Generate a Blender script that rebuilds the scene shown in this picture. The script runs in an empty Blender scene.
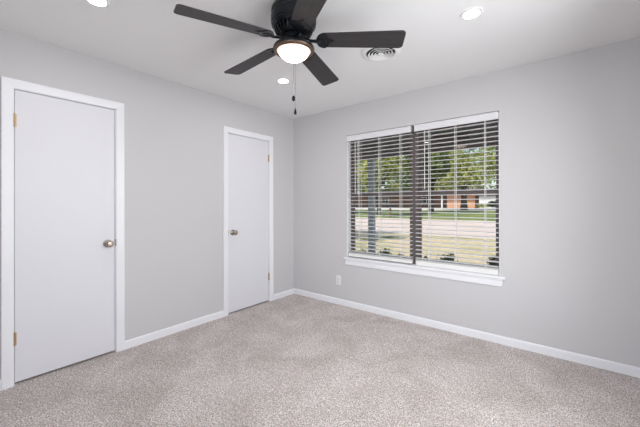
import bpy, bmesh, math, random
from mathutils import Vector, Matrix
random.seed(7)
S = bpy.context.scene
COL = S.collection
PI = math.pi

# ------------------------------------------------------------------ camera
CAM = Vector((2.9931, -3.1665, 1.2504)); YAW = .6728; ROLL = -.0027; PITCH = .0025; FPX = 310.2
fw = Vector((-math.sin(YAW), math.cos(YAW), 0)); rt = Vector((math.cos(YAW), math.sin(YAW), 0)); up = Vector((0, 0, 1))
fw, up = fw*math.cos(PITCH)+up*math.sin(PITCH), up*math.cos(PITCH)-fw*math.sin(PITCH)
rt, up = rt*math.cos(ROLL)+up*math.sin(ROLL), up*math.cos(ROLL)-rt*math.sin(ROLL)
cd = bpy.data.cameras.new('camera'); cam = bpy.data.objects.new('camera', cd); COL.objects.link(cam)
M = Matrix((rt, up, -fw)).transposed().to_4x4(); M.translation = CAM
cam.matrix_world = M
cd.sensor_width = 36; cd.lens = 36*FPX/640; cd.shift_y = (202.98-213.5)/640
cd.clip_start = .02; cd.clip_end = 500
S.camera = cam

# ------------------------------------------------------------------ world, sun, exposure
W = bpy.data.worlds.new('sky'); S.world = W; W.use_nodes = True
nt = W.node_tree; nt.nodes.clear()
sky = nt.nodes.new('ShaderNodeTexSky'); sky.sky_type = 'NISHITA'; sky.sun_disc = False
sky.sun_elevation = math.radians(52); sky.sun_rotation = math.radians(160); sky.air_density = 1.0; sky.dust_density = 1.5
bg = nt.nodes.new('ShaderNodeBackground'); bg.inputs[1].default_value = .20
wo = nt.nodes.new('ShaderNodeOutputWorld')
nt.links.new(sky.outputs[0], bg.inputs[0]); nt.links.new(bg.outputs[0], wo.inputs[0])
sl = bpy.data.lights.new('sun', 'SUN'); sl.energy = 4.8; sl.angle = math.radians(.6); sl.color = (1, .92, .80)
so = bpy.data.objects.new('sun', sl); COL.objects.link(so)
so.rotation_euler = Vector((.38, .72, -1.05)).to_track_quat('-Z', 'Y').to_euler()
S.view_settings.view_transform = 'Standard'; S.view_settings.look = 'None'
S.view_settings.gamma = 1; S.view_settings.use_curve_mapping = False
S.view_settings.exposure = -0.12
al = bpy.data.lights.new('added_fill', 'AREA'); al.shape = 'RECTANGLE'; al.size = 1.5; al.size_y = 1.4; al.energy = 54; al.color = (.97, .98, 1)
ao = bpy.data.objects.new('added_fill', al); COL.objects.link(ao); ao.location = (3.60, -1.75, 1.34)     # soft area fill added outside the made-up side window
ao.rotation_euler = Vector((-1, -.15, -.22)).to_track_quat('-Z', 'Z').to_euler()
al2 = bpy.data.lights.new('added_fill', 'AREA'); al2.shape = 'RECTANGLE'; al2.size = 1.0; al2.size_y = 1.4; al2.energy = 27; al2.color = (.97, .98, 1)
ao2 = bpy.data.objects.new('added_fill', al2); COL.objects.link(ao2); ao2.location = (2.70, -3.80, 1.34)     # second area fill, added outside the made-up rear window
ao2.rotation_euler = Vector((-.15, 1, -.14)).to_track_quat('-Z', 'Z').to_euler()
LAMP = 190.0       # radiance of the downlight lenses
BOWL = 11.0        # radiance of the fan's glass bowl

# ------------------------------------------------------------------ materials
def mat(name, col, rough=.6, metal=0, spec=.5, emit=None, es=0):
    m = bpy.data.materials.new(name); m.use_nodes = True
    b = m.node_tree.nodes['Principled BSDF']
    b.inputs['Base Color'].default_value = (*col, 1); b.inputs['Roughness'].default_value = rough
    b.inputs['Metallic'].default_value = metal; b.inputs['Specular IOR Level'].default_value = spec
    if emit: b.inputs['Emission Color'].default_value = (*emit, 1); b.inputs['Emission Strength'].default_value = es
    return m
def N(m, t, **k):
    n = m.node_tree.nodes.new(t)
    for a, v in k.items(): setattr(n, a, v)
    return n
def L(m, a, b): m.node_tree.links.new(a, b)
def noise(m, scale, detail=3, rough=.5, vec=None, dist=0):
    n = N(m, 'ShaderNodeTexNoise'); n.inputs['Scale'].default_value = scale; n.inputs['Detail'].default_value = detail
    n.inputs['Roughness'].default_value = rough; n.inputs['Distortion'].default_value = dist
    if vec is None:
        tc = N(m, 'ShaderNodeTexCoord'); vec = tc.outputs['Object']
    L(m, vec, n.inputs['Vector']); return n
def ramp(m, fac, stops):
    r = N(m, 'ShaderNodeValToRGB'); L(m, fac, r.inputs[0]); e = r.color_ramp.elements
    while len(e) < len(stops): e.new(.5)
    for i, (p, c) in enumerate(stops): e[i].position = p; e[i].color = (*c, 1)
    return r
def bump(m, h, strength, dist):
    b = N(m, 'ShaderNodeBump'); b.inputs['Strength'].default_value = strength; b.inputs['Distance'].default_value = dist
    L(m, h, b.inputs['Height']); L(m, b.outputs[0], m.node_tree.nodes['Principled BSDF'].inputs['Normal'])
def base(m, out): L(m, out, m.node_tree.nodes['Principled BSDF'].inputs['Base Color'])
def noisy(name, stops, scale, rough=.8, detail=4, bs=0, bd=.01, metal=0, dist=0):
    m = mat(name, (.5,.5,.5), rough, metal); n = noise(m, scale, detail, dist=dist)
    r = ramp(m, n.outputs['Fac'], stops); base(m, r.outputs[0])
    if bs: bump(m, n.outputs['Fac'], bs, bd)
    return m

m_wall = mat('wall paint', (.64, .632, .645), .75); bump(m_wall, noise(m_wall, 90, 3).outputs['Fac'], .12, .004)
m_ceil = mat('ceiling paint', (.86, .855, .86), .9); bump(m_ceil, noise(m_ceil, 140, 3).outputs['Fac'], .15, .004)
m_trim = mat('white trim paint', (.90, .905, .94), .38); bump(m_trim, noise(m_trim, 30, 2).outputs['Fac'], .03, .002)
m_door = mat('white door paint', (.80, .80, .845), .45); bump(m_door, noise(m_door, 12, 3).outputs['Fac'], .04, .002)
m_brass = mat('brass', (.62, .45, .27), .32, 1)
m_nickel = mat('antique nickel', (.40, .35, .31), .33, 1)
m_dark = mat('closet dark', (.05, .05, .05), .9)
m_blind = mat('white blind slat', (.86, .85, .84), .45)
m_valance = mat('white valance', (.80, .80, .83), .5)
m_cord = mat('white cord', (.85, .84, .83), .7)
m_bronze = mat('bronze window frame', (.15, .125, .125), .45); bump(m_bronze, noise(m_bronze, 60, 2).outputs['Fac'], .05, .002)
m_plastic = mat('white plastic', (.86, .86, .88), .35)
m_slot = mat('dark slot', (.03, .03, .03), .6)
m_black = mat('black fan metal', (.012, .014, .018), .30, .5); bump(m_black, noise(m_black, 25, 2).outputs['Fac'], .05, .003)
m_blade = mat('fan blade', (.05, .045, .047), .5, spec=.35)
bn = noise(m_blade, 1.0, 4); mp = N(m_blade, 'ShaderNodeMapping'); tc = N(m_blade, 'ShaderNodeTexCoord')
mp.inputs['Scale'].default_value = (4, 90, 90); L(m_blade, tc.outputs['Object'], mp.inputs[0]); L(m_blade, mp.outputs[0], bn.inputs['Vector'])
base(m_blade, ramp(m_blade, bn.outputs['Fac'], [(.3, (.030, .027, .029)), (.7, (.046, .041, .043))]).outputs[0])
m_bring = mat('bronze light ring', (.13, .085, .06), .4, .6)
m_steel = mat('brushed steel', (.45, .45, .46), .3, 1)
m_lens = mat('downlight lens', (1, 1, 1), .5, emit=(1, .98, .985), es=LAMP)

# carpet: short looped pile, flecked, with brushed mottling
m_carp = mat('carpet', (.4, .37, .36), .95, spec=.1)
f1 = noise(m_carp, 118, 4, .85); f2 = noise(m_carp, 38, 3, .6); f3 = noise(m_carp, 3.2, 3, .55, dist=.6)
r1 = ramp(m_carp, f1.outputs['Fac'], [(.40, (.22, .192, .186)), (.5, (.60, .54, .522)), (.59, (1.0, .93, .905))])
r2 = ramp(m_carp, f2.outputs['Fac'], [(.3, (.80, .79, .78)), (.7, (1.14, 1.14, 1.14))])
r3 = ramp(m_carp, f3.outputs['Fac'], [(.35, (.88, .87, .86)), (.65, (1.08, 1.08, 1.09))])
x1 = N(m_carp, 'ShaderNodeMixRGB', blend_type='MULTIPLY'); x1.inputs[0].default_value = 1
x2 = N(m_carp, 'ShaderNodeMixRGB', blend_type='MULTIPLY'); x2.inputs[0].default_value = 1
L(m_carp, r1.outputs[0], x1.inputs[1]); L(m_carp, r2.outputs[0], x1.inputs[2]); L(m_carp, x1.outputs[0], x2.inputs[1]); L(m_carp, r3.outputs[0], x2.inputs[2])
base(m_carp, x2.outputs[0]); bump(m_carp, f1.outputs['Fac'], .7, .008)

# window glass: clear with its mirror-like surface reflection
m_glass = bpy.data.materials.new('window glass'); m_glass.use_nodes = True; g = m_glass.node_tree; g.nodes.clear()
tr = g.nodes.new('ShaderNodeBsdfTransparent'); tr.inputs[0].default_value = (.95, .97, .96, 1); gl = g.nodes.new('ShaderNodeBsdfGlossy'); gl.inputs['Roughness'].default_value = .0
fr = g.nodes.new('ShaderNodeFresnel'); fr.inputs[0].default_value = 1.5; mx = g.nodes.new('ShaderNodeMixShader'); go = g.nodes.new('ShaderNodeOutputMaterial')
g.links.new(fr.outputs[0], mx.inputs[0]); g.links.new(tr.outputs[0], mx.inputs[1]); g.links.new(gl.outputs[0], mx.inputs[2]); g.links.new(mx.outputs[0], go.inputs[0])

# fan bowl: frosted glass, warmest and dimmest at the rim farthest from the bulbs
m_bowl = mat('lit frosted bowl', (.9, .85, .8), .4)
tcb = N(m_bowl, 'ShaderNodeTexCoord'); ln = N(m_bowl, 'ShaderNodeVectorMath', operation='LENGTH'); sc = N(m_bowl, 'ShaderNodeVectorMath', operation='MULTIPLY')
sc.inputs[1].default_value = (1, 1, 0); L(m_bowl, tcb.outputs['Object'], sc.inputs[0]); L(m_bowl, sc.outputs[0], ln.inputs[0])
mr = N(m_bowl, 'ShaderNodeMapRange'); mr.inputs[1].default_value = .06; mr.inputs[2].default_value = .105; mr.inputs[3].default_value = 1; mr.inputs[4].default_value = 0
L(m_bowl, ln.outputs['Value'], mr.inputs[0])
rb = ramp(m_bowl, mr.outputs[0], [(0, (.088, .064, .048)), (.35, (.115, .088, .070)), (.6, (.3, .24, .19)), (1, (1, .80, .60))])
pb = m_bowl.node_tree.nodes['Principled BSDF']; L(m_bowl, rb.outputs[0], pb.inputs['Emission Color']); pb.inputs['Emission Strength'].default_value = BOWL

# outdoors
m_pceil = noisy('porch ceiling paint', [(.3, (.50, .455, .44)), (.7, (.58, .53, .51))], 3, .8)
m_conc = noisy('concrete', [(.3, (.55, .52, .49)), (.7, (.68, .65, .62))], 1.2, .9)
m_road = noisy('pale road', [(.3, (.56, .47, .42)), (.7, (.66, .56, .51))], .35, .9)
m_strip = noisy('far grass', [(.3, (.09, .14, .035)), (.7, (.22, .27, .07))], .5, .9)
m_lawn = mat('dry lawn', (.4, .38, .15), .95, spec=.1)
la = noise(m_lawn, .22, 4, .6, dist=.8); lb = noise(m_lawn, 6, 4, .7)
ra = ramp(m_lawn, la.outputs['Fac'], [(.36, (.13, .16, .06)), (.43, (.40, .36, .21)), (.52, (.56, .48, .33)), (.64, (.60, .46, .36))])
rl = ramp(m_lawn, lb.outputs['Fac'], [(.3, (.75, .78, .72)), (.7, (1.15, 1.15, 1.1))])
xl = N(m_lawn, 'ShaderNodeMixRGB', blend_type='MULTIPLY'); xl.inputs[0].default_value = 1
L(m_lawn, ra.outputs[0], xl.inputs[1]); L(m_lawn, rl.outputs[0], xl.inputs[2]); base(m_lawn, xl.outputs[0])
m_bark = noisy('bark', [(.3, (.035, .028, .022)), (.7, (.09, .075, .06))], 3, .95, bs=.6, bd=.05)
def leafmat(name, a, b, c):
    m = mat(name, b, .7, spec=.2); n = noise(m, .9, 3, .7)
    base(m, ramp(m, n.outputs['Fac'], [(.35, a), (.5, b), (.65, c)]).outputs[0])
    p = m.node_tree.nodes['Principled BSDF']; t = N(m, 'ShaderNodeBsdfTranslucent'); t.inputs[0].default_value = (*c, 1)
    k = N(m, 'ShaderNodeMixShader'); k.inputs[0].default_value = .3; o = m.node_tree.nodes['Material Output']
    L(m, p.outputs[0], k.inputs[1]); L(m, t.outputs[0], k.inputs[2]); L(m, k.outputs[0], o.inputs[0]); return m
m_leafd = leafmat('dark leaves', (.03, .055, .02), (.10, .15, .045), (.22, .28, .09))
m_leafy = leafmat('bright leaves', (.05, .08, .02), (.27, .33, .09), (.70, .68, .26))
m_shrub = leafmat('shrub leaves', (.02, .05, .02), (.05, .10, .035), (.12, .20, .06))
m_roofg = noisy('shingles', [(.3, (.10, .085, .08)), (.7, (.16, .14, .13))], 2, .95)
m_white = mat('white painted wood', (.78, .78, .80), .6)
m_post = mat('grey blue post paint', (.60, .64, .70), .6)
m_box = mat('black mailbox metal', (.02, .02, .022), .4, .3)
m_brick = mat('orange brick', (.5, .25, .15), .9)
bt = N(m_brick, 'ShaderNodeTexBrick'); bt.inputs['Color1'].default_value = (.60, .27, .15, 1); bt.inputs['Color2'].default_value = (.70, .36, .22, 1); bt.inputs['Mortar'].default_value = (.6, .52, .45, 1)
bt.inputs['Scale'].default_value = 4; bt.inputs['Mortar Size'].default_value = .015
tb = N(m_brick, 'ShaderNodeTexCoord'); mb_ = N(m_brick, 'ShaderNodeMapping'); mb_.inputs['Rotation'].default_value = (PI/2, 0, 0); L(m_brick, tb.outputs['Object'], mb_.inputs[0]); L(m_brick, mb_.outputs[0], bt.inputs[0]); base(m_brick, bt.outputs[0])
m_brown = noisy('brown brick', [(.3, (.16, .085, .065)), (.7, (.24, .13, .10))], 6, .9)

# ------------------------------------------------------------------ helpers
def box(bm, a, b, bev=0, seg=2):
    x0, y0, z0 = [min(p, q) for p, q in zip(a, b)]; x1, y1, z1 = [max(p, q) for p, q in zip(a, b)]
    v = [bm.verts.new(p) for p in ((x0,y0,z0),(x1,y0,z0),(x1,y1,z0),(x0,y1,z0),(x0,y0,z1),(x1,y0,z1),(x1,y1,z1),(x0,y1,z1))]
    fs = [bm.faces.new([v[i] for i in q]) for q in ((3,2,1,0),(4,5,6,7),(0,1,5,4),(1,2,6,5),(2,3,7,6),(3,0,4,7))]
    if bev:
        es = list({e for f in fs for e in f.edges})
        bmesh.ops.bevel(bm, geom=es, offset=bev, segments=seg, affect='EDGES', profile=.5)
    return v
def lathe(bm, prof, seg=48, c=(0,0,0), axis='z'):
    """prof: list of (radius, height); closes at radius 0"""
    def P(r, h, a):
        p = (r*math.cos(a), r*math.sin(a), h)
        if axis == 'x': p = (h, p[0], p[1])
        if axis == 'y': p = (p[0], h, p[1])
        return (p[0]+c[0], p[1]+c[1], p[2]+c[2])
    rows = []
    for r, h in prof:
        rows.append([bm.verts.new(P(0, h, 0))] if r < 1e-6 else [bm.verts.new(P(r, h, 2*PI*i/seg)) for i in range(seg)])
    for A, B in zip(rows, rows[1:]):
        for i in range(seg):
            j = (i+1) % seg
            if len(A) == 1 and len(B) == 1: continue
            if len(A) == 1: bm.faces.new((A[0], B[j], B[i]))
            elif len(B) == 1: bm.faces.new((A[i], A[j], B[0]))
            else: bm.faces.new((A[i], A[j], B[j], B[i]))
def tube(bm, pts, rad, seg=10):
    pts = [Vector(p) for p in pts]; rr = rad if isinstance(rad, (list, tuple)) else [rad]*len(pts); rows = []
    for i, p in enumerate(pts):
        d = (pts[min(i+1, len(pts)-1)]-pts[max(i-1, 0)]).normalized()
        a = d.orthogonal().normalized() if i == 0 else (rows_a - d*rows_a.dot(d)).normalized()
        rows_a = a; b = d.cross(a)
        rows.append([bm.verts.new(p+(a*math.cos(2*PI*k/seg)+b*math.sin(2*PI*k/seg))*rr[i]) for k in range(seg)])
    for A, B in zip(rows, rows[1:]):
        for k in range(seg): bm.faces.new((A[k], A[(k+1) % seg], B[(k+1) % seg], B[k]))
    bm.faces.new(rows[0][::-1]); bm.faces.new(rows[-1])
def prism(bm, poly, t0, t1, fn):
    """extrude a 2D outline; fn(u, v, t) -> xyz"""
    A = [bm.verts.new(fn(u, v, t0)) for u, v in poly]; B = [bm.verts.new(fn(u, v, t1)) for u, v in poly]
    n = len(poly); bm.faces.new(A[::-1]); bm.faces.new(B)
    for i in range(n): bm.faces.new((A[i], A[(i+1) % n], B[(i+1) % n], B[i]))
def obj(name, bm, m, parent=None, smooth=False, kind=None, label=None):
    bmesh.ops.recalc_face_normals(bm, faces=bm.faces)
    me = bpy.data.meshes.new(name); bm.to_mesh(me); bm.free()
    for k in (m if isinstance(m, list) else [m]): me.materials.append(k)
    if smooth:
        for p in me.polygons: p.use_smooth = True
        me.set_sharp_from_angle(angle=math.radians(35))
    o = bpy.data.objects.new(name, me); COL.objects.link(o)
    if parent: o.parent = parent
    if kind: o['kind'] = kind
    if label: o['label'] = label
    return o
def tag(o, label, cat, group=None, kind=None):
    o['label'] = label; o['category'] = cat
    if group: o['group'] = group
    if kind: o['kind'] = kind
    return o
def thing(name, label, cat, loc=(0,0,0), rz=0, group=None, kind=None):
    o = bpy.data.objects.new(name, None); COL.objects.link(o); o.location = loc; o.rotation_euler = (0, 0, rz); o.empty_display_size = .1
    return tag(o, label, cat, group, kind)
def B(): return bmesh.new()
def struct(name, bm, m, label, cat, parent=None, smooth=False):
    o = obj(name, bm, m, parent, smooth, 'structure')
    o['label'] = label; o['category'] = cat
    return o

# ------------------------------------------------------------------ the room shell
XR, YN, ZC = 3.42, -3.62, 2.44
WX0, WX1, WZ0, WZ1 = .892, 2.52, .578, 2.08         # window opening
D = [(-2.806, -2.192, 'hinge_near'), (-1.074, -.462, 'hinge_far')]
ZD = 2.053
b = B(); box(b, (-.3, YN-.15, -.3), (XR+.15, .15, 0)); struct('floor', b, m_carp, 'pale grey beige flecked cut pile carpet floor', 'floor')
b = B(); box(b, (-.3, YN-.15, ZC), (XR+.15, .15, ZC+.12)); struct('ceiling', b, m_ceil, 'flat white ceiling with round lights', 'ceiling')
b = B()     # left wall with two door openings
ys = [YN-.12, D[0][0]-.012, D[0][1]+.012, D[1][0]-.012, D[1][1]+.012, .15]
for i in (0, 2, 4): box(b, (-.12, ys[i], 0), (0, ys[i+1], ZC))
for i in (1, 3): box(b, (-.12, ys[i], ZD+.012), (0, ys[i+1], ZC))
box(b, (-.22, YN-.12, 0), (-.13, .15, ZC))
struct('wall_left', b, m_wall, 'grey painted wall holding both white doors', 'wall')
b = B()
box(b, (0, 0, 0), (WX0, .15, ZC)); box(b, (WX1, 0, 0), (XR+.12, .15, ZC)); box(b, (WX0, 0, WZ1), (WX1, .15, ZC)); box(b, (WX0, 0, 0), (WX1, .15, WZ0))
struct('wall_back', b, m_wall, 'grey painted wall holding the window', 'wall')
b = B(); box(b, (XR, YN, 0), (XR+.12, -2.55, ZC)); box(b, (XR, -.95, 0), (XR+.12, 0, ZC)); box(b, (XR, -2.55, 0), (XR+.12, -.95, .6)); box(b, (XR, -2.55, 2.08), (XR+.12, -.95, ZC))
struct('wall_right', b, m_wall, 'grey painted wall beside the camera with an added side window', 'wall')
wr2 = thing('added_window_2', 'added bronze framed side window, unseen, letting in fill light', 'window', (XR, -1.75, 0), 0, None, 'structure')  # unseen window, added as an opening for the side fill light
b = B(); box(b, (.06, -.8, .6), (.11, -.76, 2.08)); box(b, (.06, .76, .6), (.11, .8, 2.08)); box(b, (.06, -.76, 2.04), (.11, .76, 2.08)); box(b, (.06, -.76, .6), (.11, .76, .64)); box(b, (.065, -.76, 1.33), (.105, .76, 1.37))
obj('window_frame', b, m_bronze, wr2)
b = B(); b.faces.new([b.verts.new(p) for p in ((.085, -.76, .64), (.085, .76, .64), (.085, .76, 2.04), (.085, -.76, 2.04))]); obj('pane', b, m_glass, wr2)
b = B(); box(b, (0, YN-.12, 0), (2.15, YN, ZC)); box(b, (3.25, YN-.12, 0), (XR+.12, YN, ZC)); box(b, (2.15, YN-.12, 0), (3.25, YN, .6)); box(b, (2.15, YN-.12, 2.08), (3.25, YN, ZC))
struct('wall_front', b, m_wall, 'grey painted wall behind the camera with an added small window', 'wall')
wr3 = thing('added_window_3', 'added small bronze framed window behind the camera, letting in fill light', 'window', (2.70, YN, 0), 0, None, 'structure')  # added window behind the camera, made up to admit the rear fill
b = B(); box(b, (-.55, -.11, .6), (-.51, -.06, 2.08)); box(b, (.51, -.11, .6), (.55, -.06, 2.08)); box(b, (-.51, -.11, 2.04), (.51, -.06, 2.08)); box(b, (-.51, -.11, .6), (.51, -.06, .64)); box(b, (-.51, -.105, 1.33), (.51, -.065, 1.37))
obj('window_frame', b, m_bronze, wr3)
b = B(); b.faces.new([b.verts.new(p) for p in ((-.51, -.085, .64), (.51, -.085, .64), (.51, -.085, 2.04), (-.51, -.085, 2.04))]); obj('pane', b, m_glass, wr3)
BH = .070
def baseboard(name, p0, p1, nrm):
    """profile with a rounded top edge swept along the wall foot"""
    b = B(); p0 = Vector(p0); p1 = Vector(p1); n = Vector(nrm)
    prof = [(0, 0), (.013, 0), (.013, BH-.012), (.011, BH-.005), (.007, BH-.001), (0, BH)]
    d = (p1-p0)
    prism(b, prof, 0, 1, lambda u, v, t: p0+d*t+n*u+Vector((0, 0, v)))
    struct(name, b, m_trim, 'low white baseboard along the grey wall foot', 'baseboard')
CW = .058
baseboard('baseboard_left', (0, D[0][1]+.008+CW, 0), (0, D[1][0]-.008-CW, 0), (1, 0, 0))
baseboard('baseboard_left', (0, D[1][1]+.008+CW, 0), (0, 0, 0), (1, 0, 0))
baseboard('baseboard_left', (0, YN, 0), (0, D[0][0]-.008-CW, 0), (1, 0, 0))
baseboard('baseboard_back', (0, 0, 0), (XR, 0, 0), (0, -1, 0))
baseboard('baseboard_right', (XR, YN, 0), (XR, 0, 0), (-1, 0, 0))
baseboard('baseboard_front', (0, YN, 0), (XR, YN, 0), (0, 1, 0))

# ------------------------------------------------------------------ doors
def door(n, y0, y1, hinge_low, label):
    r = thing('door_%d' % n, label, 'door', (0, (y0+y1)/2, 0), 0, None, 'structure')
    c = (y0+y1)/2; h = (y1-y0)/2
    b = B(); box(b, (-.040, -h+.003, .016), (-.004, h-.003, ZD-.004), .0015, 1); obj('door_panel', b, m_door, r)
    # jamb lining the opening, with a stop behind the slab
    b = B(); J = .012
    box(b, (-.118, -h-J, 0), (-.0005, -h, ZD+J)); box(b, (-.118, h, 0), (-.0005, h+J, ZD+J)); box(b, (-.118, -h, ZD), (-.0005, h, ZD+J))
    box(b, (-.055, -h, 0), (-.041, -h+.012, ZD)); box(b, (-.055, h-.012, 0), (-.041, h, ZD)); box(b, (-.055, -h, ZD-.012), (-.041, h, ZD))
    obj('door_jamb', b, m_trim, r)
    # mitred casing: eased profile
    b = B(); i = h+.005; o = i+CW+.003; zi = ZD+.005; zo = zi+CW+.003
    prof = [(0, 0), (0, .009), (.3, .013), (.75, .016), (.94, .016), (1, .012), (1, 0)]   # across width, height off wall
    rows = []
    for (a, z_of) in (((-1), 'b'), ((-1), 't'), ((1), 't'), ((1), 'b')):
        row = []
        for u, t in prof:
            y = a*(i+(o-i)*u); z = (zi+(zo-zi)*u) if z_of == 't' else 0
            row.append(b.verts.new((t, y, z)))
        rows.append(row)
    for A, C_ in zip(rows, rows[1:]):
        for k in range(len(prof)-1): b.faces.new((A[k], A[k+1], C_[k+1], C_[k]))
    b.faces.new(rows[0]); b.faces.new(rows[-1][::-1])
    obj('door_casing', b, m_trim, r)
    hy = -h if hinge_low else h; s = 1 if hinge_low else -1
    for z in (1.835, .318):      # hinges: knuckled barrel and the visible edge of the leaf
        b = B()
        for k in range(5): lathe(b, [(0, 0), (.0052, 0), (.0062, .001), (.0062, .0165), (.0052, .0175), (0, .0175)], 12, (.003, hy+s*.001, z-.045+k*.018))
        lathe(b, [(0, 0), (.0035, .002), (.0045, .006), (0, .006)], 12, (.003, hy+s*.001, z+.045))
        box(b, (-.0042, hy+s*.001, z-.044), (-.0025, hy+s*.012, z+.044))
        obj('hinge', b, m_brass, r, True)
    ky = -hy-(.062 if not hinge_low else -.062)
    ky = (h-.055) if hinge_low else (-h+.062)
    b = B()
    lathe(b, [(0, -.004), (.032, -.004), (.0325, .001), (.030, .005), (.020, .008), (.0125, .012), (.0115, .028), (.015, .033), (.0235, .040), (.0270, .050), (.0255, .060), (.019, .066), (.011, .067), (.009, .0655), (0, .0655)], 32, (0, ky, .924), 'x')
    k = obj('door_knob', b, m_nickel, r, True)
    b = B(); lathe(b, [(0, .0655), (.0065, .0655), (.0065, .0675), (0, .0678)], 16, (0, ky, .924), 'x'); obj('lock_button', b, m_brass, k, True)
    b = B(); y = h if hinge_low else -h; q = 1 if hinge_low else -1
    box(b, (-.012, y-.0006*q, .895), (.0062, y+.0055*q, .955)); obj('strike_plate', b, m_nickel, r)
    return r
door(1, D[0][0], D[0][1], True, 'white flush door with brass hinges beside the picture edge, knob at its right')
door(2, D[1][0], D[1][1], False, 'white flush closet door beside the room corner, knob at its left')
bpy.data.objects['door_1']['label'] = 'white flush door, larger in view, farther from the room corner'
bpy.data.objects['door_2']['label'] = 'white flush door nearest the room corner, hinges toward the corner'

# ------------------------------------------------------------------ window
wr = thing('window_1', 'bronze framed double window looking out on the porch and street', 'window', ((WX0+WX1)/2, 0, 0), 0, None, 'structure')
cx = (WX0+WX1)/2
def wb(bm, x0, x1, y0, y1, z0, z1, bev=0): box(bm, (x0-cx, y0, z0), (x1-cx, y1, z1), bev, 1)
b = B(); Z0 = WZ0+.022
wb(b, WX0, WX0+.022, .08, .15, Z0, WZ1); wb(b, WX1-.022, WX1, .08, .15, Z0, WZ1)
wb(b, WX0+.022, WX1-.022, .08, .15, WZ1-.035, WZ1); wb(b, WX0+.022, WX1-.022, .08, .15, Z0, Z0+.03)
wb(b, 1.672, 1.752, .078, .15, Z0+.03, WZ1-.035)
obj('window_frame', b, m_bronze, wr)
for (x0, x1) in ((WX0+.022, 1.672), (1.752, WX1-.022)):
    for (z0, z1, y) in ((1.345, WZ1-.035, .118), (Z0+.03, 1.385, .092)):   # upper and lower sash
        b = B(); s = .022
        wb(b, x0, x0+s, y, y+.024, z0, z1); wb(b, x1-s, x1, y, y+.024, z0, z1)
        wb(b, x0+s, x1-s, y, y+.024, z1-.038, z1); wb(b, x0+s, x1-s, y, y+.024, z0, z0+.038)
        sash = obj('sash', b, m_bronze, wr)
        b = B(); v = [b.verts.new(p) for p in ((x0+s-cx, y+.012, z0+.038), (x1-s-cx, y+.012, z0+.038), (x1-s-cx, y+.012, z1-.038), (x0+s-cx, y+.012, z1-.038))]
        b.faces.new(v); obj('pane', b, m_glass, sash)
b = B(); wb(b, WX0, WX0+.004, .001, .08, Z0, WZ1-.004); obj('reveal_lining', b, m_trim, wr)
b = B(); wb(b, WX1-.004, WX1, .001, .08, Z0, WZ1-.004); obj('reveal_lining', b, m_trim, wr)
# stool board with horns, and apron below
b = B()
out = [(WX0, .08), (WX0, 0), (WX0-.03, 0), (WX0-.03, -.032), (WX1+.045, -.032), (WX1+.045, 0), (WX1, 0), (WX1, .08)]
prism(b, [(u-cx, v) for u, v in out], WZ0-.0, WZ0+.022, lambda u, v, t: (u, v, t))
bmesh.ops.bevel(b, geom=[e for e in b.edges if all(v.co.y < -.03 for v in e.verts)], offset=.005, segments=3, affect='EDGES')
obj('window_sill', b, m_trim, wr)
b = B(); prism(b, [(0, .508), (-.012, .508), (-.016, .514), (-.016, .562), (-.020, .568), (-.020, .578), (0, .578)], WX0-.018-cx, WX1+.022-cx, lambda u, v, t: (t, u, v))
obj('window_apron', b, m_trim, wr)

# ------------------------------------------------------------------ blinds
def blind(x0, x1, cords, wand, label, zr0, zr1):
    c = (x0+x1)/2; r = thing('window_blind', label, 'window blind', (c, 0, 0), 0, 'white slatted blinds in the window')
    hw = (x1-x0)/2
    b = B(); box(b, (-hw+.004, .010, 2.030), (hw-.004, .060, 2.073), .002, 1); obj('headrail', b, m_blind, r)
    b = B()
    zt, zb = 2.073, 2.006
    prof = [(.006, zt), (-.006, zt), (-.010, zt-.008), (-.007, zt-.014), (-.007, zb+.012), (-.010, zb+.006), (-.006, zb), (.006, zb)]
    prism(b, prof, -hw-.001, hw+.001, lambda u, v, t: (t, u, v)); obj('valance', b, m_valance, r)
    b = B(); z = zr1+.03; n = 0; pitch = .0438
    zs = []
    zz = 1.992
    while zz > zr1+.018: zs.append(zz); zz -= pitch
    for z in zs:                                    # crowned, slightly tilted slats
        pts = []; T = math.radians(3)
        for k in range(7):
            u = -1+k/3; y = .036+.0258*u; h = .0022*(1-u*u)-math.sin(T)*.0245*u*-1
            pts.append((y, z+h))
        poly = pts+[(y, h-.0034) for y, h in reversed(pts)]
        prism(b, poly, -hw+.003, hw-.003, lambda u, v, t: (t, u, v))
    for k in range(3):                              # spare slats stacked on the rail
        zq = zr1+.0015+.0045*k; box(b, (-hw+.003, .0115, zq), (hw-.003, .0605, zq+.0028))
    obj('slats', b, m_blind, r)
    b = B(); e = (zr1-zr0)/2
    box(b, (-hw+.002, .011, zr0), (hw-.002, .061, zr1), .006, 3); obj('bottom_rail', b, m_blind, r)
    for x in cords:
        b = B()
        for y in (.0095, .0625): tube(b, [(x-c-.000, y, 2.03), (x-c, y, zr1-.01)], .0026 if y < .03 else .0022, 6)
        for z in zs: tube(b, [(x-c, .0095, z-.002), (x-c, .0625, z+.0005-.003)], .0006, 4)
        tube(b, [(x-c+.012, .0080, 2.03), (x-c+.012, .0080, zr1-.01)], .0011, 6)
        obj('ladder_cord', b, m_cord, r)
    x, zb = wand
    b = B(); tube(b, [(x-c, .004, 2.0), (x-c, .003, zb+.02), (x-c, .003, zb)], [.0038, .0038, .0052], 8)
    tube(b, [(x-c, .012, 2.035), (x-c, .004, 2.02), (x-c, .004, 1.995)], .002, 6); obj('tilt_wand', b, m_cord, r)
    return r
left_blind = blind(.900, 1.703, (1.055, 1.318, 1.573), (1.008, 1.37), 'white horizontal slat blind on the half of the window nearer the corner', .610, .646)
lc = B()
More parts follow.
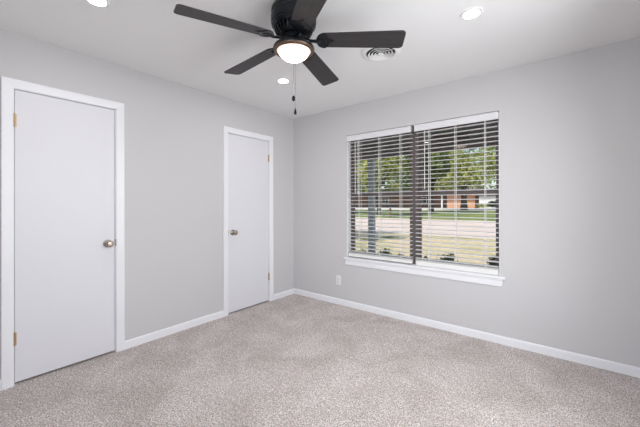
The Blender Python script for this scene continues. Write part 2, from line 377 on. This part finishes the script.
for dx in (0, .013):
    tube(lc, [(1.046+dx-1.3015, .004, 2.008), (1.046+dx-1.3015, .003, 1.40)], .0028, 6); lathe(lc, [(0, .022), (.003, .020), (.0065, -.012), (.006, -.018), (0, -.019)], 12, (1.046+dx-1.3015, .003, 1.382))
obj('lift_cord', lc, m_cord, left_blind)
blind(1.741, 2.512, (1.885, 2.140, 2.400), (1.846, 1.40), 'white horizontal slat blind on the half of the window farther from the corner', .6015, .648)

# ------------------------------------------------------------------ outlet
t = thing('wall_outlet', 'small white duplex outlet low on the wall beside the window', 'outlet', (.764, 0, .30))
b = B(); box(b, (-.036, -.006, -.058), (.036, 0, .058), .003, 2); obj('cover_plate', b, m_plastic, t)
for z in (-.020, .020):
    b = B(); lathe(b, [(0, -.0085), (.0145, -.0085), (.0155, -.0075), (.0155, -.004), (0, -.004)], 24, (0, 0, z), 'y'); s = obj('socket', b, m_plastic, t)
    b = B(); box(b, (-.0075, -.0088, z-.003), (-.005, -.0083, z+.006)); box(b, (.005, -.0088, z-.003), (.0075, -.0083, z+.006)); lathe(b, [(0, -.0088), (.0025, -.0088), (.0025, -.0083)], 10, (0, 0, z-.009), 'y')
    obj('socket_slots', b, m_slot, s)
b = B(); lathe(b, [(0, -.0078), (.003, -.0075), (.0034, -.005), (0, -.005)], 12, (0, 0, 0), 'y'); obj('screw', b, m_steel, t)

# ------------------------------------------------------------------ ceiling lights
def downlight(x, y, label):
    t = thing('recessed_light', label, 'ceiling light', (x, y, ZC), 0, 'round recessed ceiling lights')
    b = B(); lathe(b, [(.0455, -.0005), (.0455, -.0075), (.062, -.0070), (.066, -.0005)], 40); obj('trim_ring', b, m_ceil, t, True)
    b = B(); lathe(b, [(0, -.0045), (.0450, -.0045), (.0450, -.001), (0, -.001)], 40); obj('light_lens', b, m_lens, t, True)
downlight(2.529, -1.058, 'lit round recessed light standing alone past the long right fan blade, above the window wall')
downlight(.857, -2.564, 'lit round recessed light cut by the top picture edge above the larger door')
downlight(.857, -1.051, 'lit round recessed light seen just below the fan bowl, toward the room corner')
downlight(2.529, -2.564, 'lit round recessed light nearest the camera, overhead')
for o in bpy.data.objects:
    if o.get('label', '').startswith('lit round recessed light standing'): o['label'] = 'lit round recessed light past the fan and air vent, above the window wall'

# air vent: round stepped diffuser
t = thing('air_vent', 'round white ceiling air vent of concentric rings partly behind a fan blade', 'air vent', (1.853, -.968, ZC))
b = B(); lathe(b, [(.152, 0), (.152, -.004), (.146, -.008), (.122, -.016), (.112, -.013), (.112, -.001)], 48); obj('outer_flange', b, m_ceil, t, True)
b = B(); lathe(b, [(0, -.0012), (.113, -.0012)], 48); obj('duct_opening', b, m_slot, t)
for k, r_ in enumerate((.096, .072, .048)):
    b = B(); z = -.004-.004*0; lathe(b, [(r_-.013, -.010), (r_, -.022), (r_+.002, -.021), (r_-.010, -.008), (r_-.013, -.010)], 48); obj('vent_ring', b, m_ceil, t, True)
b = B(); lathe(b, [(0, -.022), (.022, -.022), (.025, -.020), (.016, -.009), (.004, -.009), (.004, -.002), (0, -.002)], 32); obj('center_cone', b, m_ceil, t, True)
b = B()
for a in (0, PI/2, PI, 3*PI/2): tube(b, [(.018*math.cos(a), .018*math.sin(a), -.010), (.118*math.cos(a), .118*math.sin(a), -.010)], .002, 6)
obj('cross_brace', b, m_ceil, t)

# ------------------------------------------------------------------ ceiling fan
FX, FY, FZ = 1.690, -1.784, 2.246
fan = thing('ceiling_fan', 'black five blade ceiling fan with a lit frosted bowl hugging the ceiling', 'ceiling fan', (FX, FY, ZC))
z = lambda h: h-ZC
b = B(); lathe(b, [(0, 0), (.128, 0), (.134, z(2.432)), (.136, z(2.415)), (.131, z(2.408)), (.131, z(2.402)), (.137, z(2.396)), (.139, z(2.372)), (.137, z(2.350)), (.130, z(2.343)), (.130, z(2.338)), (.134, z(2.333)), (.128, z(2.327)), (.119, z(2.320)), (0, z(2.320))], 56)
obj('motor_housing', b, m_black, fan, True)
b = B()                                             # ribbed flywheel with cooling slots
lathe(b, [(0, z(2.322)), (.098, z(2.322)), (.098, z(2.290)), (.085, z(2.274)), (0, z(2.272))], 48)
for k in range(28):
    a = 2*PI*k/28; ca, sa = math.cos(a), math.sin(a); ta = Vector((-sa, ca, 0))*.0042
    prof = [(.096, 2.324), (.117, 2.322), (.119, 2.310), (.112, 2.292), (.098, 2.276), (.078, 2.270), (.086, 2.284)]
    prism(b, prof, -1, 1, lambda u, v, t: Vector((u*ca, u*sa, z(v)))+ta*t)
obj('motor_vent', b, m_black, fan, True)
b = B(); lathe(b, [(0, z(2.276)), (.070, z(2.274)), (.074, z(2.262)), (.066, z(2.254)), (.068, z(2.242)), (.060, z(2.236)), (.055, z(2.230)), (.055, z(2.220)), (.062, z(2.214)), (.062, z(2.206)), (0, z(2.206))], 48)
obj('switch_housing', b, m_black, fan, True)
b = B(); lathe(b, [(0, z(2.220)), (.070, z(2.220)), (.104, z(2.216)), (.119, z(2.208)), (.1245, z(2.200)), (.1265, z(2.193)), (.1250, z(2.188)), (.118, z(2.188)), (.112, z(2.192)), (0, z(2.196))], 64)
obj('light_ring', b, m_black, fan, True)
b = B(); lathe(b, [(.1235, z(2.188)), (.1225, z(2.1835)), (.116, z(2.1775)), (.108, z(2.1745)), (.1025, z(2.179)), (.1020, z(2.190)), (.1235, z(2.188))], 64)
obj('bowl_bezel', b, m_bring, fan, True)
b = B(); RB = .1035; depth = .064; Rs = (RB*RB+depth*depth)/(2*depth); zc_ = 2.185+Rs-depth
prof = [(0, z(2.185-depth))]+[(Rs*math.sin(t_), z(zc_-Rs*math.cos(t_))) for t_ in [math.asin(RB/Rs)*k/14 for k in range(1, 15)]]
lathe(b, prof, 56); obj('glass_bowl', b, m_bowl, fan, True)
b = B(); zb_ = 2.185-depth; lathe(b, [(0, z(zb_-.006)), (.004, z(zb_-.005)), (.006, z(zb_-.001)), (.0065, z(zb_+.001)), (0, z(zb_+.001))], 20); obj('finial', b, m_bring, fan, True)
# blades with their irons
def blade_outline():
    pts = []; hw0, hw1 = .058, .071
    x0, x1 = .142, .668
    def arc(cx_, cy_, r_, a0, a1, n=7): return [(cx_+r_*math.cos(a0+(a1-a0)*k/n), cy_+r_*math.sin(a0+(a1-a0)*k/n)) for k in range(n+1)]
    pts += arc(x0+.05, -hw0+.05, .05, PI, 1.5*PI)
    pts += arc(x1-.030, -hw1+.026, .026, 1.5*PI, 2*PI-.15)
    pts += arc(x1-.030, hw1-.026, .026, .15, .5*PI)
    pts += arc(x0+.05, hw0-.05, .05, .5*PI, PI)
    return pts
P12 = math.radians(-12)
for k in range(5):
    a = -1.916-k*2*PI/5+(.05 if k == 4 else 0)
    R = Matrix.Rotation(a, 4, 'Z') @ Matrix.Rotation(math.radians(1.9), 4, 'Y') @ Matrix.Rotation(P12, 4, 'X')
    b = B(); prism(b, blade_outline(), 0, .006, lambda u, v, t: (u, v, t))
    bl = obj('blade', b, m_blade, fan); bl.matrix_local = Matrix.Translation((0, 0, z(FZ))) @ R
    b = B()       # decorative iron: round plate under the blade root, forked neck into the motor
    prof = [(.138, 0), (.141, .024), (.152, .046), (.172, .059), (.190, .060), (.203, .050), (.210, .030), (.224, .012), (.238, .008), (.246, 0)]; prof += [(u, -v) for u, v in prof[-2:0:-1]]
    prism(b, prof, -.0045, -.0005, lambda u, v, t: (u, v, t))
    for (u, v) in ((.182, .032), (.182, -.032), (.226, 0)): lathe(b, [(0, -.0075), (.004, -.007), (.0055, -.0045), (0, -.0045)], 12, (u, v, 0))
    prism(b, [(.080, .014), (.120, .010), (.160, .016), (.160, -.016), (.120, -.010), (.080, -.014)], -.010, -.0035, lambda u, v, t: (u, v, t+(.160-u)*.10))
    tube(b, [(.178+.020*math.cos(q), .020*math.sin(q), -.006) for q in [2*PI*i/16 for i in range(17)]], .0025, 6)
    tube(b, [(.060, 0, .008), (.085, 0, .003), (.11, 0, -.004), (.140, 0, -.007), (.165, 0, -.005)], [.012, .011, .008, .008, .007], 8)
    obj('blade_iron', b, m_black, bl, True)
# pull chains with knobs, hanging from the switch housing in front of the bowl
for (dx, dy, zk, nm) in ((.088, -.0965, 1.852, 'long'), (.092, -.086, 1.778, 'longer')):
    b = B(); tube(b, [(dx*.5, dy*.5, z(2.212)), (dx*.98, dy*.98, z(2.176)), (dx*.98, dy*.98, z(zk))], .0015, 6)
    zz = 2.17
    while zz > zk: lathe(b, [(0, -.0016), (.0016, 0), (0, .0016)], 6, (dx*.98, dy*.98, z(zz))); zz -= .009
    ch = obj('pull_chain', b, m_steel, fan)
    b = B(); lathe(b, [(0, .016), (.003, .015), (.008, .008), (.0105, -.002), (.0085, -.012), (.003, -.017), (0, -.0175)] if nm == 'long' else [(0, .020), (.0025, .018), (.0055, .006), (.008, -.006), (.0075, -.014), (.003, -.018), (0, -.018)], 20, (dx*.98, dy*.98, z(zk))); obj('pull_knob', b, m_black, ch, True)

# ------------------------------------------------------------------ outdoors
def gz(y):                      # the street lot climbs gently away from the house
    return -.35 if y < 6 else min(-.35+.0258*(y-6.5), .40)
def at(px, t):                  # world x, y along the sight line of image column px at depth t
    d = fw+rt*((px-320)/FPX); p = CAM+d*t; return p.x, p.y
def strip(name, y0, y1, m, label, cat, dz=0, x0=-60, x1=45):
    b = B(); ys_ = [y0+(y1-y0)*k/8 for k in range(9)]; rows = [[b.verts.new((x, y, gz(y)+dz)) for x in (x0, x1)] for y in ys_]
    for A, C_ in zip(rows, rows[1:]): b.faces.new((A[0], A[1], C_[1], C_[0]))
    return struct(name, b, m, label, cat)
b = B(); box(b, (-6, .15, -.6), (8, 2.25, -.10)); struct('porch_floor', b, m_conc, 'concrete porch slab outside the window', 'porch')
b = B(); box(b, (-6, .15, 2.36), (8, 2.6, 2.46)); struct('porch_ceiling', b, m_pceil, 'dark painted porch ceiling above the window', 'porch ceiling')
m_beam = noisy('beam paint', [(.3, (.26, .235, .225)), (.7, (.32, .29, .275))], 3, .8)
b = B(); box(b, (-6, 1.97, 2.10), (8, 2.10, 2.36)); struct('porch_beam', b, m_beam, 'dark beam along the porch edge', 'beam')
b = B(); box(b, (-6.2, -5, 2.62), (8.2, 3.0, 2.75)); struct('house_roof', b, m_roofg, 'roof over the room and porch', 'roof')
px_ = thing('porch_post', 'grey blue square porch post seen through the nearer-corner blind', 'post', (.10, 2.035, -.10))
px_['label'] = 'grey blue square porch post outside the window'
b = B(); box(b, (-.052, -.052, .02), (.052, .052, 2.17), .004, 1); obj('post_shaft', b, m_post, px_)
b = B(); box(b, (-.066, -.066, 0), (.066, .066, .10), .006, 1); obj('post_base', b, m_post, px_)
b = B(); box(b, (-.062, -.062, 2.13), (.062, .062, 2.20), .006, 1); obj('post_cap', b, m_post, px_)

strip('lawn', 2.2, 11.2, m_lawn, 'patchy dry yellow green front lawn', 'lawn')
strip('street', 11.2, 21.0, m_road, 'pale wide concrete street beyond the lawn', 'street')
strip('grass_verge', 21.0, 36, m_strip, 'green grass strip across the street', 'grass')
strip('driveway', 36, 56, m_conc, 'pale concrete paving before the far houses', 'driveway')
strip('far_ground', 56, 150, m_strip, 'grass behind the far houses', 'ground', 0, -120, 90)

def leaves(bm, cx_, cy_, cz_, rx, ry, rz, n, size, blobs=22, sq=.55):
    cs = []
    for _ in range(blobs):
        a = random.uniform(0, 2*PI); e = math.asin(random.uniform(-.8, 1)); k = random.uniform(.45, .85)
        cs.append((cx_+rx*k*math.cos(a)*math.cos(e), cy_+ry*k*math.sin(a)*math.cos(e), cz_+rz*k*math.sin(e), random.uniform(.28, .5)))
    for _ in range(n):
        c = random.choice(cs); v = Vector((random.gauss(0, 1), random.gauss(0, 1), random.gauss(0, 1))).normalized()*random.uniform(.6, 1.05)
        p = Vector((c[0]+v.x*c[3]*rx, c[1]+v.y*c[3]*ry, c[2]+v.z*c[3]*rz))
        nn = (v+Vector((random.uniform(-.8, .8), random.uniform(-.8, .8), random.uniform(-.4, .9)))).normalized()
        a = nn.orthogonal().normalized(); q = random.uniform(0, 2*PI); bb = nn.cross(a); a, bb = a*math.cos(q)+bb*math.sin(q), bb*math.cos(q)-a*math.sin(q)
        s = size*random.uniform(.6, 1.3)
        bm.faces.new([bm.verts.new(p+d_) for d_ in (a*s, bb*s*sq, -a*s, -bb*s*sq)])
def tree(px, t, h, rx, rz, cz, m, label, n=3200, size=.26, tr=.22, ry=None):
    x, y = at(px, t); g = gz(y)
    T = thing('tree', label, 'tree', (x, y, g), 0, 'trees across the street')
    b = B(); bend = random.uniform(-.4, .4)
    tube(b, [(0, 0, -.1), (bend*.1, 0, h*.12), (bend*.3, .1, h*.35), (bend, .1, h*.75)], [tr*1.35, tr, tr*.85, tr*.3], 12)
    for k in range(7):
        a = k*2.4; z0 = h*random.uniform(.28, .5); L_ = rx*random.uniform(.5, .8)
        tube(b, [(bend*.3, .1, z0), (bend*.3+.45*L_*math.cos(a), .45*L_*math.sin(a), z0+.10*h), (bend*.3+L_*math.cos(a), L_*math.sin(a), z0+.26*h)], [tr*.5, tr*.32, tr*.1], 8)
    obj('trunk', b, m_bark, T, True)
    b = B(); leaves(b, 0, 0, cz, rx, ry or rx, rz, n, size); obj('crown', b, m, T)
    return T
tree(464, 40, 9.5, 5.6, 3.6, 5.6, m_leafy, 'bright yellow green tree with a thick dark trunk beside the orange brick wall', 5200, .22, .36)
tree(379, 30, 7.6, 2.3, 2.7, 4.6, m_leafy, 'bright yellow green tree showing just past the porch post', 2600, .20, .18)
tree(431, 32.5, 8.6, 2.5, 3.0, 5.2, m_leafd, 'mid green tree behind, left of the thick trunked tree', 3600, .26, .24)
tree(340, 36, 8.8, 3.2, 3.3, 5.3, m_leafd, 'mid green tree framed between the wall side and the porch post', 3600, .26, .24)
tree(400, 92, 15, 8.5, 7.5, 9.0, m_leafd, 'tall dark tree rising behind the brown brick house', 4200, .42, .35, 5.5)
tree(448, 108, 18, 11, 9, 10, m_leafd, 'tall dark tree rising behind the orange brick wall end', 5200, .5, .4, 6)
tree(514, 46, 10, 4.0, 4.4, 6.4, m_leafd, 'dark green tree by the cream building, at the window edge', 3600, .24, .25)
tree(356, 124, 20, 13, 10, 11, m_leafd, 'tall dark tree rising at the far end of the brown house', 5200, .55, .45, 6)

T = thing('tree', 'open crowned yard tree out of the window view, shading the lawn', 'tree', (-7.3, 6.6, gz(6.6)))
b = B(); tube(b, [(0, 0, -.1), (.05, 0, 1.5), (-.1, .1, 3.4), (.1, 0, 5.2)], [.16, .12, .09, .04], 10)
for k in range(6): a = k*2.4; tube(b, [(0, 0, 2.4+.3*k), (.8*math.cos(a), .8*math.sin(a), 3.2+.3*k), (1.7*math.cos(a), 1.7*math.sin(a), 4.2+.25*k)], [.06, .04, .015], 6)
obj('trunk', b, m_bark, T, True)
b = B(); leaves(b, 0, 0, 4.9, 3.0, 1.7, 1.3, 5000, .11); obj('crown', b, m_leafd, T)
x, y = at(405, 78); T = thing('hedge', 'tall dark hedge showing above the brown house roof', 'hedge', (x, y, .40))
b = B(); leaves(b, 0, 0, 3.0, 15, 1.6, 2.9, 6000, .34, 40); obj('foliage', b, m_leafd, T)
b = B(); tube(b, [(0, 0, -.1), (.1, 0, 1.2), (0, 0, 2.6)], [.14, .1, .06], 8); obj('stem', b, m_bark, T)
# brown and orange brick house across the street, its front parallel to ours
YH = 57.0
def xat(px, y): d = fw+rt*((px-320)/FPX); return CAM.x+d.x*(y-CAM.y)/d.y
hx0, hx1, hx2 = xat(345, YH), xat(447, YH), xat(475, YH)
hs = thing('brick_house', 'low brick house with dark roof and orange brick end across the street', 'house', ((hx0+hx2)/2, YH, .40))
ox = (hx0+hx2)/2
b = B(); box(b, (hx0-ox, 1.6, -.1), (hx1-ox, 8, 2.7)); obj('brown_wall', b, m_brown, hs)
b = B(); box(b, (hx1-ox, 0, -.1), (hx2-ox, 8, 2.7)); obj('orange_wall', b, m_brick, hs)
b = B(); prism(b, [(-1.0, 2.65), (4, 3.7), (9, 2.65), (9, 2.55), (-1.0, 2.5)], hx0-ox-.6, hx2-ox+.6, lambda u, v, t: (t, u, v)); obj('roof', b, m_roofg, hs)
for px in (442,):
    x = xat(px, YH-.2)-ox; b = B(); box(b, (x-.13, -.3, -.05), (x+.13, -.04, 2.5)); box(b, (x-.18, -.36, -.05), (x+.18, .02, .12)); obj('porch_column', b, m_white, hs)
for px in (382, 420):
    x = xat(px, YH)-ox; b = B(); box(b, (x-.8, 1.5, .9), (x+.8, 1.62, 2.1)); wv = obj('window', b, m_white, hs)
    b = B(); box(b, (x-.70, 1.47, 1.0), (x-.04, 1.52, 2.0)); box(b, (x+.04, 1.47, 1.0), (x+.70, 1.52, 2.0)); obj('pane', b, m_slot, wv)
# cream garage
gx0, gx1 = xat(479, 55), xat(515, 55)
gr = thing('garage', 'cream garage with a pale door beside the brick house', 'garage', ((gx0+gx1)/2, 55, .40)); hw = (gx1-gx0)/2
b = B(); box(b, (-hw, 0, -.1), (hw, 6, 2.3)); obj('garage_wall', b, m_white, gr)
b = B(); prism(b, [(-.5, 2.25), (3, 3.4), (6.5, 2.25), (6.5, 2.15), (-.5, 2.1)], -hw-.4, hw+.4, lambda u, v, t: (t, u, v)); obj('roof', b, m_roofg, gr)
b = B(); box(b, (-hw*.6, -.06, 0), (hw*.6, .02, 2.0))
for k in range(1, 4): box(b, (-hw*.6, -.075, .5*k-.02), (hw*.6, -.06, .5*k+.02))
obj('garage_door', b, m_valance, gr)
# mailbox at the far kerb
x, y = at(390.3, 27.5); mb = thing('mailbox', 'black mailbox on a short post at the far side of the street', 'mailbox', (x, y, gz(y))); mb.scale = (1.3, 1.3, 1.15)
b = B(); box(b, (-.05, -.05, -.02), (.05, .05, .72), .008, 1); obj('post', b, m_brown, mb)
b = B(); prism(b, [(-.17, .70), (.17, .70), (.17, .92)]+[(.17*math.cos(PI*k/8), .92+.15*math.sin(PI*k/8)) for k in range(1, 8)]+[(-.17, .92)], -.26, .26, lambda u, v, t: (u, t, v)); obj('box', b, m_box, mb)
# shrubs
def shrub(x, y, rx, rz, label, n=700, size=.05, group=None, ry=.3, m=None):
    T = thing('shrub', label, 'shrub', (x, y, gz(y)), random.uniform(-.2, .2), group)
    b = B(); leaves(b, 0, 0, rz*.95, rx, ry, rz, n, size, 16); obj('foliage', b, m or m_shrub, T)
    b = B()
    for k in range(5):
        a = k*1.3; tube(b, [(0, 0, -.02), (.3*rx*math.cos(a), .3*ry*math.sin(a), rz*.7), (.6*rx*math.cos(a), .6*ry*math.sin(a), rz*1.3)], [.012, .009, .004], 6)
    obj('stem', b, m_bark, T)
G = 'low shrubs along the porch edge'
for px, t_, zt, w in ((366, 6.7, .30, .26), (384, 6.6, .30, .22), (401, 6.2, .24, .17), (427, 6.3, .27, .15), (446, 5.9, .33, .22), (491, 5.7, .32, .26)):
    x, y = at(px, t_)
    lab = {366: 'dark leafy shrub under the window at the end nearest the porch post', 384: 'dark leafy shrub just right of the porch post', 401: 'small low shrub beside the middle of the window',
           427: 'small dark shrub just right of the window mullion', 446: 'wide dark shrub before the dry lawn, middle of the right blind', 491: 'dark shrub in the lower corner of the window'}[px]
    shrub(x, y, w, (zt+.35)/2, lab, 900, .03, G, .15)
x, y = at(484, 50); shrub(x, y, 1.1, .45, 'round green shrub before the cream garage', 900, .10, None, .6, m_leafy)
x, y = at(494, 44); shrub(x, y, .9, .60, 'dark round bush by the driveway at the window edge', 900, .10, None, .6)
